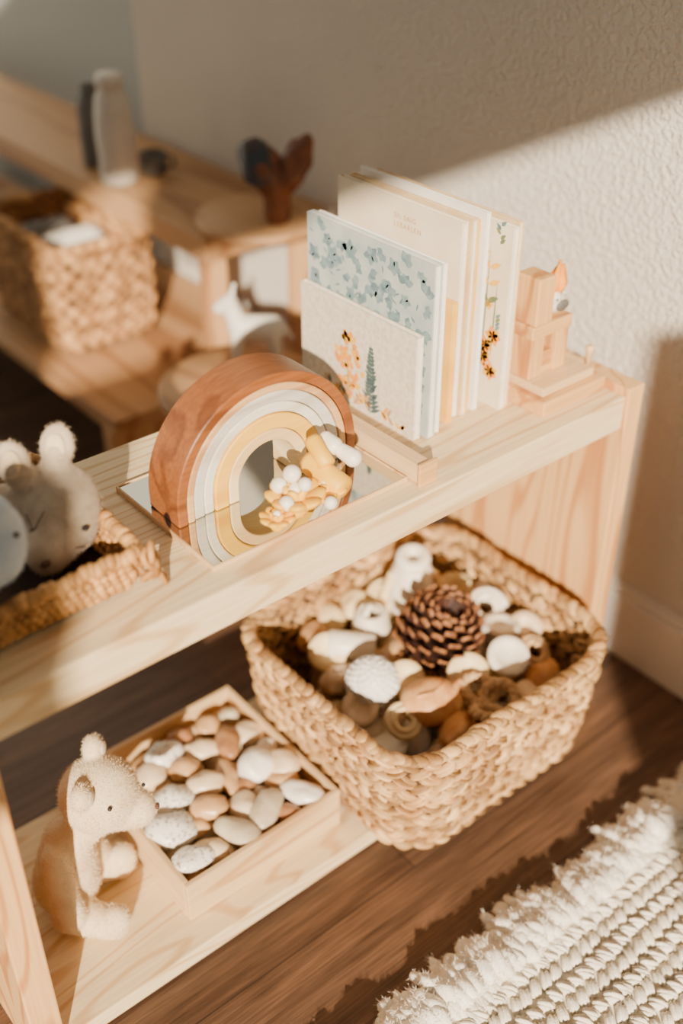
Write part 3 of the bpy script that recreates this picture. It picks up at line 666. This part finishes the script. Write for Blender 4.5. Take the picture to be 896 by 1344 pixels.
for L_ in [('e', 412, 836, ZI+.004, (.024, .018, .016), m_stoneT, 'small tan wooden piece at the left edge of the basket filling', .3),
 ('e', 436, 812, ZI+.008, (.028, .020, .016), m_palew, 'pale piece by the left rim behind the cylinder', .8),
 ('e', 468, 794, ZI+.008, (.032, .020, .018), m_palew, 'pale rounded wooden piece behind the coiled spool', .2),
 ('c', 505, 784, ZI+.018, (.026,), m_palew, 'curled pale wood strip left of the peg figure', .2),
 ('d', 430, 856, ZI+.014, (.027,), m_palew, 'pale disc left of the short white cylinder', .5),
 ('e', 520, 862, ZI+.006, (.030, .022, .018), m_stoneT, 'tan piece between knitted ball and pine cone', .1),
 ('d', 532, 892, ZI+.014, (.026,), m_palew, 'pale wooden disc below the pine cone', .9),
 ('d', 614, 884, ZI+.018, (.028,), m_palew, 'pale disc between the pine cone and the round lid', .3),
 ('e', 710, 886, ZI+.0, (.026, .020, .016), m_shell, 'orange-tan piece at the right end of the basket', .2),
 ('e', 600, 958, ZI+.0, (.032, .020, .016), m_shell, 'orange-tan piece against the front rim', .6),
 ('c', 638, 798, ZI+.020, (.028,), m_bead, 'curled white strip right behind the pine cone', .2),
 ('e', 686, 916, ZI+.0, (.026, .018, .016), m_stoneC, 'cream piece by the front right rim', .2),
 ('d', 596, 776, ZI+.014, (.028,), m_palew, 'pale disc right of the peg figure at the back', .4),
 ('e', 640, 776, ZI+.004, (.028, .020, .018), m_bead, 'white piece at the back right rim', .7),
 ('s', 688, 826, ZI+.010, (.024,), m_stoneC, 'cream spool right of the two lidded jars', .1),
 ('d', 472, 930, ZI+.006, (.024,), m_stoneC, 'cream disc in front of the knitted ball', .4),
 ('c', 530, 948, ZI+.010, (.024,), m_palew, 'pale curl left below the shell', .4),
 ('e', 446, 892, ZI+.002, (.026, .020, .016), m_stoneC, 'cream piece left of the knitted ball', .2),
 ('c', 700, 858, ZI+.016, (.024,), m_rope, 'tan curled strip at the right side behind the orange-tan piece', .5)]:
    piece(*L_)
c = at(566, 922, z=ZI+.016); b = MB().ell(c, (.042, .033, .027), rz(-.4, .2), 24, 16, nzv=.1, seed=2)
for q in range(7):
    a = -.9+q*.3; b.tube([c+V((math.sin(a)*.008, -.010, .028)), c+V((math.sin(a)*.026, .0, .024)), c+V((math.sin(a)*.036, .012, .012))], [.001, .0022, .001], 6)
b.cap(c+V((.02, -.012, .012)), c+V((.042, -.006, .016)), .010, .003, 5)
item('sea_shell', b, m_shell, 'orange-brown ridged sea shell in front of the pine cone', 'shell')
for q, (px, py, lb) in enumerate([(655, 832, 'white round lidded jar touching the right of the pine cone'), (664, 866, 'white round lidded jar in front, tipped toward the viewer')]):
    c = at(px, py, z=ZI+.012+.01*q); ax = axes(V((-.25, -.45, 1)) if q else V((.1, .1, 1)))
    t = thing('round_jar', lb, 'jar', tuple(c), 'loose parts in the large basket')
    MB().lathe([(0, -.014), (.022, -.014), (.026, -.008), (.026, .006), (.022, .008), (0, .008)], c, 26, ax).build('body', m_palew if q else m_ceram, t)
    MB().lathe([(0, .0082), (.0265, .0082), (.028, .010), (.028, .016), (.0265, .018), (.018, .018), (.017, .0165), (0, .0165)], c, 28, ax).build('lid', m_bead, t)
for q, (px, py, R_, ax, lb) in enumerate([(628, 905, .021, (.1, -.3, 1), 'tan rope ring nearest the shell'), (655, 918, .022, (-.5, -.2, .7), 'tan rope ring tilted on edge near the front rim'), (640, 935, .018, (.3, .2, .8), 'smallest tan rope ring by the front rim')]):
    b = MB(); c = at(px, py, z=ZI+.020); A_ = axes(ax); n = 26
    for k in range(2):
        b.tube([c+(A_[0]*math.cos(2*math.pi*i/n)+A_[1]*math.sin(2*math.pi*i/n))*(R_+.003*math.cos(i*6*2*math.pi/n+k*math.pi))+A_[2]*.003*math.sin(i*6*2*math.pi/n+k*math.pi) for i in range(n)], .0050, 7, True)
    item('rope_ring', b, m_rope, lb, 'ring')
# ---------------------------------------------------------------- rug
t = thing('wool_rug', 'cream chunky woven wool rug with a shaggy fringe on the dark floor', 'rug', (.5, .2, 0))
MB().box(-.4, 1.15, -.5, .450, .0005, .013).build('backing', m_rug, t)
b = MB(); rn = random.Random(5); sx = .0165; sy = .0195
ny = int((.450-.14)/sy)+1
for j in range(ny):
    y = .440-j*sy
    for i in range(int((1.14-.34)/sx)):
        x = .345+i*sx+(sx/2 if j % 2 else 0)+rn.uniform(-.0015, .0015); yy = y+rn.uniform(-.001, .001)+.004*noise.noise(V((x*9, j*.3, 3)))
        zz = .0150+.003*noise.noise(V((x*20, y*20, 0))); a0 = (.95 if j % 2 else -.95)+rn.uniform(-.12, .12); k = rn.uniform(.92, 1.1)
        A0_ = rz(a0, rn.uniform(-.15, .15))
        for st in (-1, 0, 1):
            A2 = rz(a0+rn.uniform(-.14, .14), rn.uniform(-.2, .2))
            b.ell(V((x, yy, zz))+A0_[1]*st*sx*.21+V((0, 0, rn.uniform(-.001, .001)+(.0022 if st == 0 else 0))), (sy*.58*k, sx*.20*k, .0070*k), A2, 9, 6, nzv=.2, seed=x*40+y*30+st)
b.build('woven_loops', m_rug, t)
b = MB(); rn = random.Random(6); x = .24; fv = []; ff = []
while x < 1.14:
    wd = rn.uniform(.022, .034); L0 = rn.uniform(.046, .070); lean = rn.uniform(-.016, .016); hz0 = rn.uniform(.022, .034); m0 = MB()
    for k in range(7):
        xx = x+(k/6-.5)*wd*.9; y_ = rn.uniform(.444, .458); ln = L0*rn.uniform(.7, 1.05); fan = (xx-x)*rn.uniform(.2, .8)+lean; hz = hz0*rn.uniform(.6, 1.1)
        P_ = [V((xx, y_, .014)), V((xx+fan*.3, y_+ln*.33, hz)), V((xx+fan*.7, y_+ln*.68, hz*.8)), V((xx+fan, y_+ln, max(.008, hz*.45)))]
        for p_, r_ in zip(P_, (.0080, .0100, .0092, .0064)): m0.ell(p_, (r_, r_*1.7, r_*.95), (V((1, 0, 0)), V((fan, ln, 0)).normalized(), V((0, 0, 1))), 9, 7, nzv=.4, seed=rn.random()*9)
    o_ = len(b.v); b.v += m0.v; b.f += [[q+o_ for q in f_] for f_ in m0.f]; b.m += m0.m; b.s += m0.s
    vs, fs = furdata(m0.E, 2400, .0085, .0004, rn, .001, .8, .001); o_ = len(fv); fv += vs; ff += [tuple(q+o_ for q in f_) for f_ in fs]
    x += wd*.88
b.build('fringe', m_fr, t)
b = MB(); b.add(fv, ff); o = b.build('fringe_fibres', m_fr, t); o['kind'] = 'stuff'
# ---------------------------------------------------------------- background shelf
t = thing('far_shelf', 'stepped wooden shelf unit along the wall in the blurred background', 'shelf', (1.0, 2.2, 0))
XF0 = .93
MB().box(XF0, WX-.016, 1.47, 3.2, .475, .52).build('top_board', m_oldX, t, bevel=.003)
MB().box(.73, WX-.016, 1.47, 3.2, .222, .25).build('middle_board', m_oldX, t, bevel=.003)
MB().box(XF0+.003, XF0+.042, 1.473, 1.50, .2502, .4748).build('corner_post', m_oldZ, t, bevel=.002)
MB().box(WX-.06, WX-.018, 1.473, 1.50, .2502, .4748).build('corner_post', m_oldZ, t, bevel=.002)
MB().box(.735, WX-.018, 1.50, 1.53, 0, .2218).build('end_panel', m_oldZ, t, bevel=.002)
MB().box(XF0+.003, WX-.018, 3.15, 3.18, .2502, .4748).build('end_panel', m_oldZ, t)
MB().box(.735, WX-.018, 3.15, 3.18, 0, .2218).build('end_panel', m_oldZ, t)
tag(MB().lathe([(0, 0), (.106, 0), (.110, .004), (.110, .012), (.106, .016), (0, .016)], (1.040, 1.465, .521), 48).build('round_board', m_oldX), 'round wooden board lying on the far shelf end', 'board')
c = V((1.035, 1.412, .5375))
t = thing('carved_leaf_ornament', 'dark brown two-lobed carved wooden ornament standing on the round board', 'ornament', tuple(c))
b = MB(); b.cap(c+V((0, 0, .018)), c+V((-.002, 0, .05)), .024, .022, 6); b.cap(c+V((-.002, 0, .05)), c+V((.020, -.014, .078)), .021, .023, 5); b.cap(c+V((-.002, 0, .05)), c+V((-.018, .012, .080)), .021, .023, 5)
soft(b.build('stem', m_drift, t), .004, 4)
for cx_, m, rr, an, tl, sd_ in ((c+V((-.024, .020, .098)), m_driftb, (.028, .014, .043), -.6, -.30, 3), (c+V((.027, -.020, .100)), m_drift, (.024, .013, .041), -.75, .35, 7), (c+V((-.008, .006, .086)), m_drift, (.018, .012, .034), -.7, -.1, 9)):
    dA = (UP*math.cos(tl)+Rr*math.sin(tl)); sA = (Rr*math.cos(tl)-UP*math.sin(tl))
    b = MB(); b.ell(cx_, (rr[0], rr[2], rr[1]), (sA, dA, -FW), 24, 16, nzv=.3, seed=sd_); b.build('lobe', m, t)
def bottle(c, prof, m, label): tag(MB().lathe(prof, c, 26).build('bottle', m), label, 'bottle', 'bottles on the far shelf')
c = at(158, 238, z=.5205); bottle(c, [(0, 0), (.032, 0), (.035, .01), (.033, .05), (.035, .08), (.033, .12), (.029, .148), (.022, .160), (.022, .165), (.025, .168), (.024, .184), (.020, .188), (0, .188)], m_ceram, 'white ribbed bottle with a cap, front one of the pair on the far shelf')
c = at(128, 216, z=.5205); bottle(c, [(0, 0), (.024, 0), (.026, .01), (.026, .10), (.022, .120), (.016, .130), (.015, .148), (0, .150)], m_grey, 'narrow dark grey bottle behind the white capped bottle on the far shelf')
c = at(203, 228, z=.5205); t = thing('small_grey_cup', 'small dark grey cup right of the bottles on the far shelf', 'cup', tuple(c))
MB().lathe([(0, 0), (.018, 0), (.024, .010), (.026, .038), (.023, .040), (.021, .014), (0, .010)], c, 24).build('bowl', m_grey, t)
MB().torus(c+Rr*.027+V((0, 0, .022)), .011, .0035, (Rr, V((0, 0, 1)), Rr.cross(V((0, 0, 1)))), 18, 8).build('handle', m_grey, t)
for i, (dx, dy, m, lb) in enumerate([(-.01, -.075, m_grey, 'dark grey rolled cloth at the near end of the far basket'), (.01, .0, m_ceram, 'pale rolled cloth in the middle of the far basket'), (-.01, .075, m_grey, 'dark grey rolled cloth at the back of the far basket')]):
    c = V((.880+dx, 1.87+dy, .398)); tag(MB().cap(c-V((.035, 0, 0)), c+V((.035, 0, 0)), .032, .032, 6).build('rolled_cloth', m), lb, 'cloth', 'cloths in the far basket')
# stool with toy animal
t = thing('round_stool', 'low round wooden stool between the two shelves in the background', 'stool', (.87, 1.29, 0))
MB().lathe([(0, .328), (.130, .328), (.135, .332), (.135, .346), (.130, .35), (0, .35)], (.87, 1.29, 0), 44).build('seat', m_oldX, t)
for i in range(3):
    a = i*2.094+.6; p = V((.87+.09*math.cos(a), 1.29+.09*math.sin(a), .3278)); q = V((.87+.115*math.cos(a), 1.29+.115*math.sin(a), .0))
    MB().tube([q, p], [.011, .014], 12).build('leg', m_oldZ, t)
c = at(338, 474, z=.3515); t = thing('toy_horse', 'blurred white four-legged toy animal standing on the round stool', 'toy animal', tuple(c)); b = MB()
b.cap(c-Rr*.024+V((0, 0, .060)), c+Rr*.026+V((0, 0, .058)), .021, .022, 7)
for e in (-1, 1):
    for k in (-1, 1): b.cap(c+Rr*e*.028+Fh*k*.012+V((0, 0, .05)), c+Rr*e*.031+Fh*k*.013+V((0, 0, .009)), .012, .0085, 5)
b.cap(c-Rr*.030+V((0, 0, .068)), c-Rr*.040+V((0, 0, .098)), .016, .014, 5); b.cap(c-Rr*.040+V((0, 0, .102)), c-Rr*.058+V((0, 0, .092)), .014, .009, 5)
for k in (-1, 1): b.cap(c-Rr*.036+Fh*k*.008+V((0, 0, .112)), c-Rr*.032+Fh*k*.010+V((0, 0, .128)), .006, .004, 4)
b.cap(c+Rr*.044+V((0, 0, .064)), c+Rr*.058+V((0, 0, .040)), .006, .004, 4)
soft(b.build('body', m_ceram, t), .003, 3)
# ---------------------------------------------------------------- light
sd = bpy.data.lights.new('sun', 'SUN'); sun = bpy.data.objects.new('sun', sd); COL.objects.link(sun)
d = V((.8, 1, -.5)).normalized(); sun.rotation_euler = d.to_track_quat('-Z', 'Y').to_euler(); sun.location = (-2, -3, 3)
sd.energy = 12.5; sd.angle = .014; sd.color = (1, .85, .65)
w = bpy.data.worlds.new('world'); SC.world = w; w.use_nodes = True
bg = w.node_tree.nodes['Background']; bg.inputs[0].default_value = (1.0, .94, .88, 1); bg.inputs[1].default_value = .20
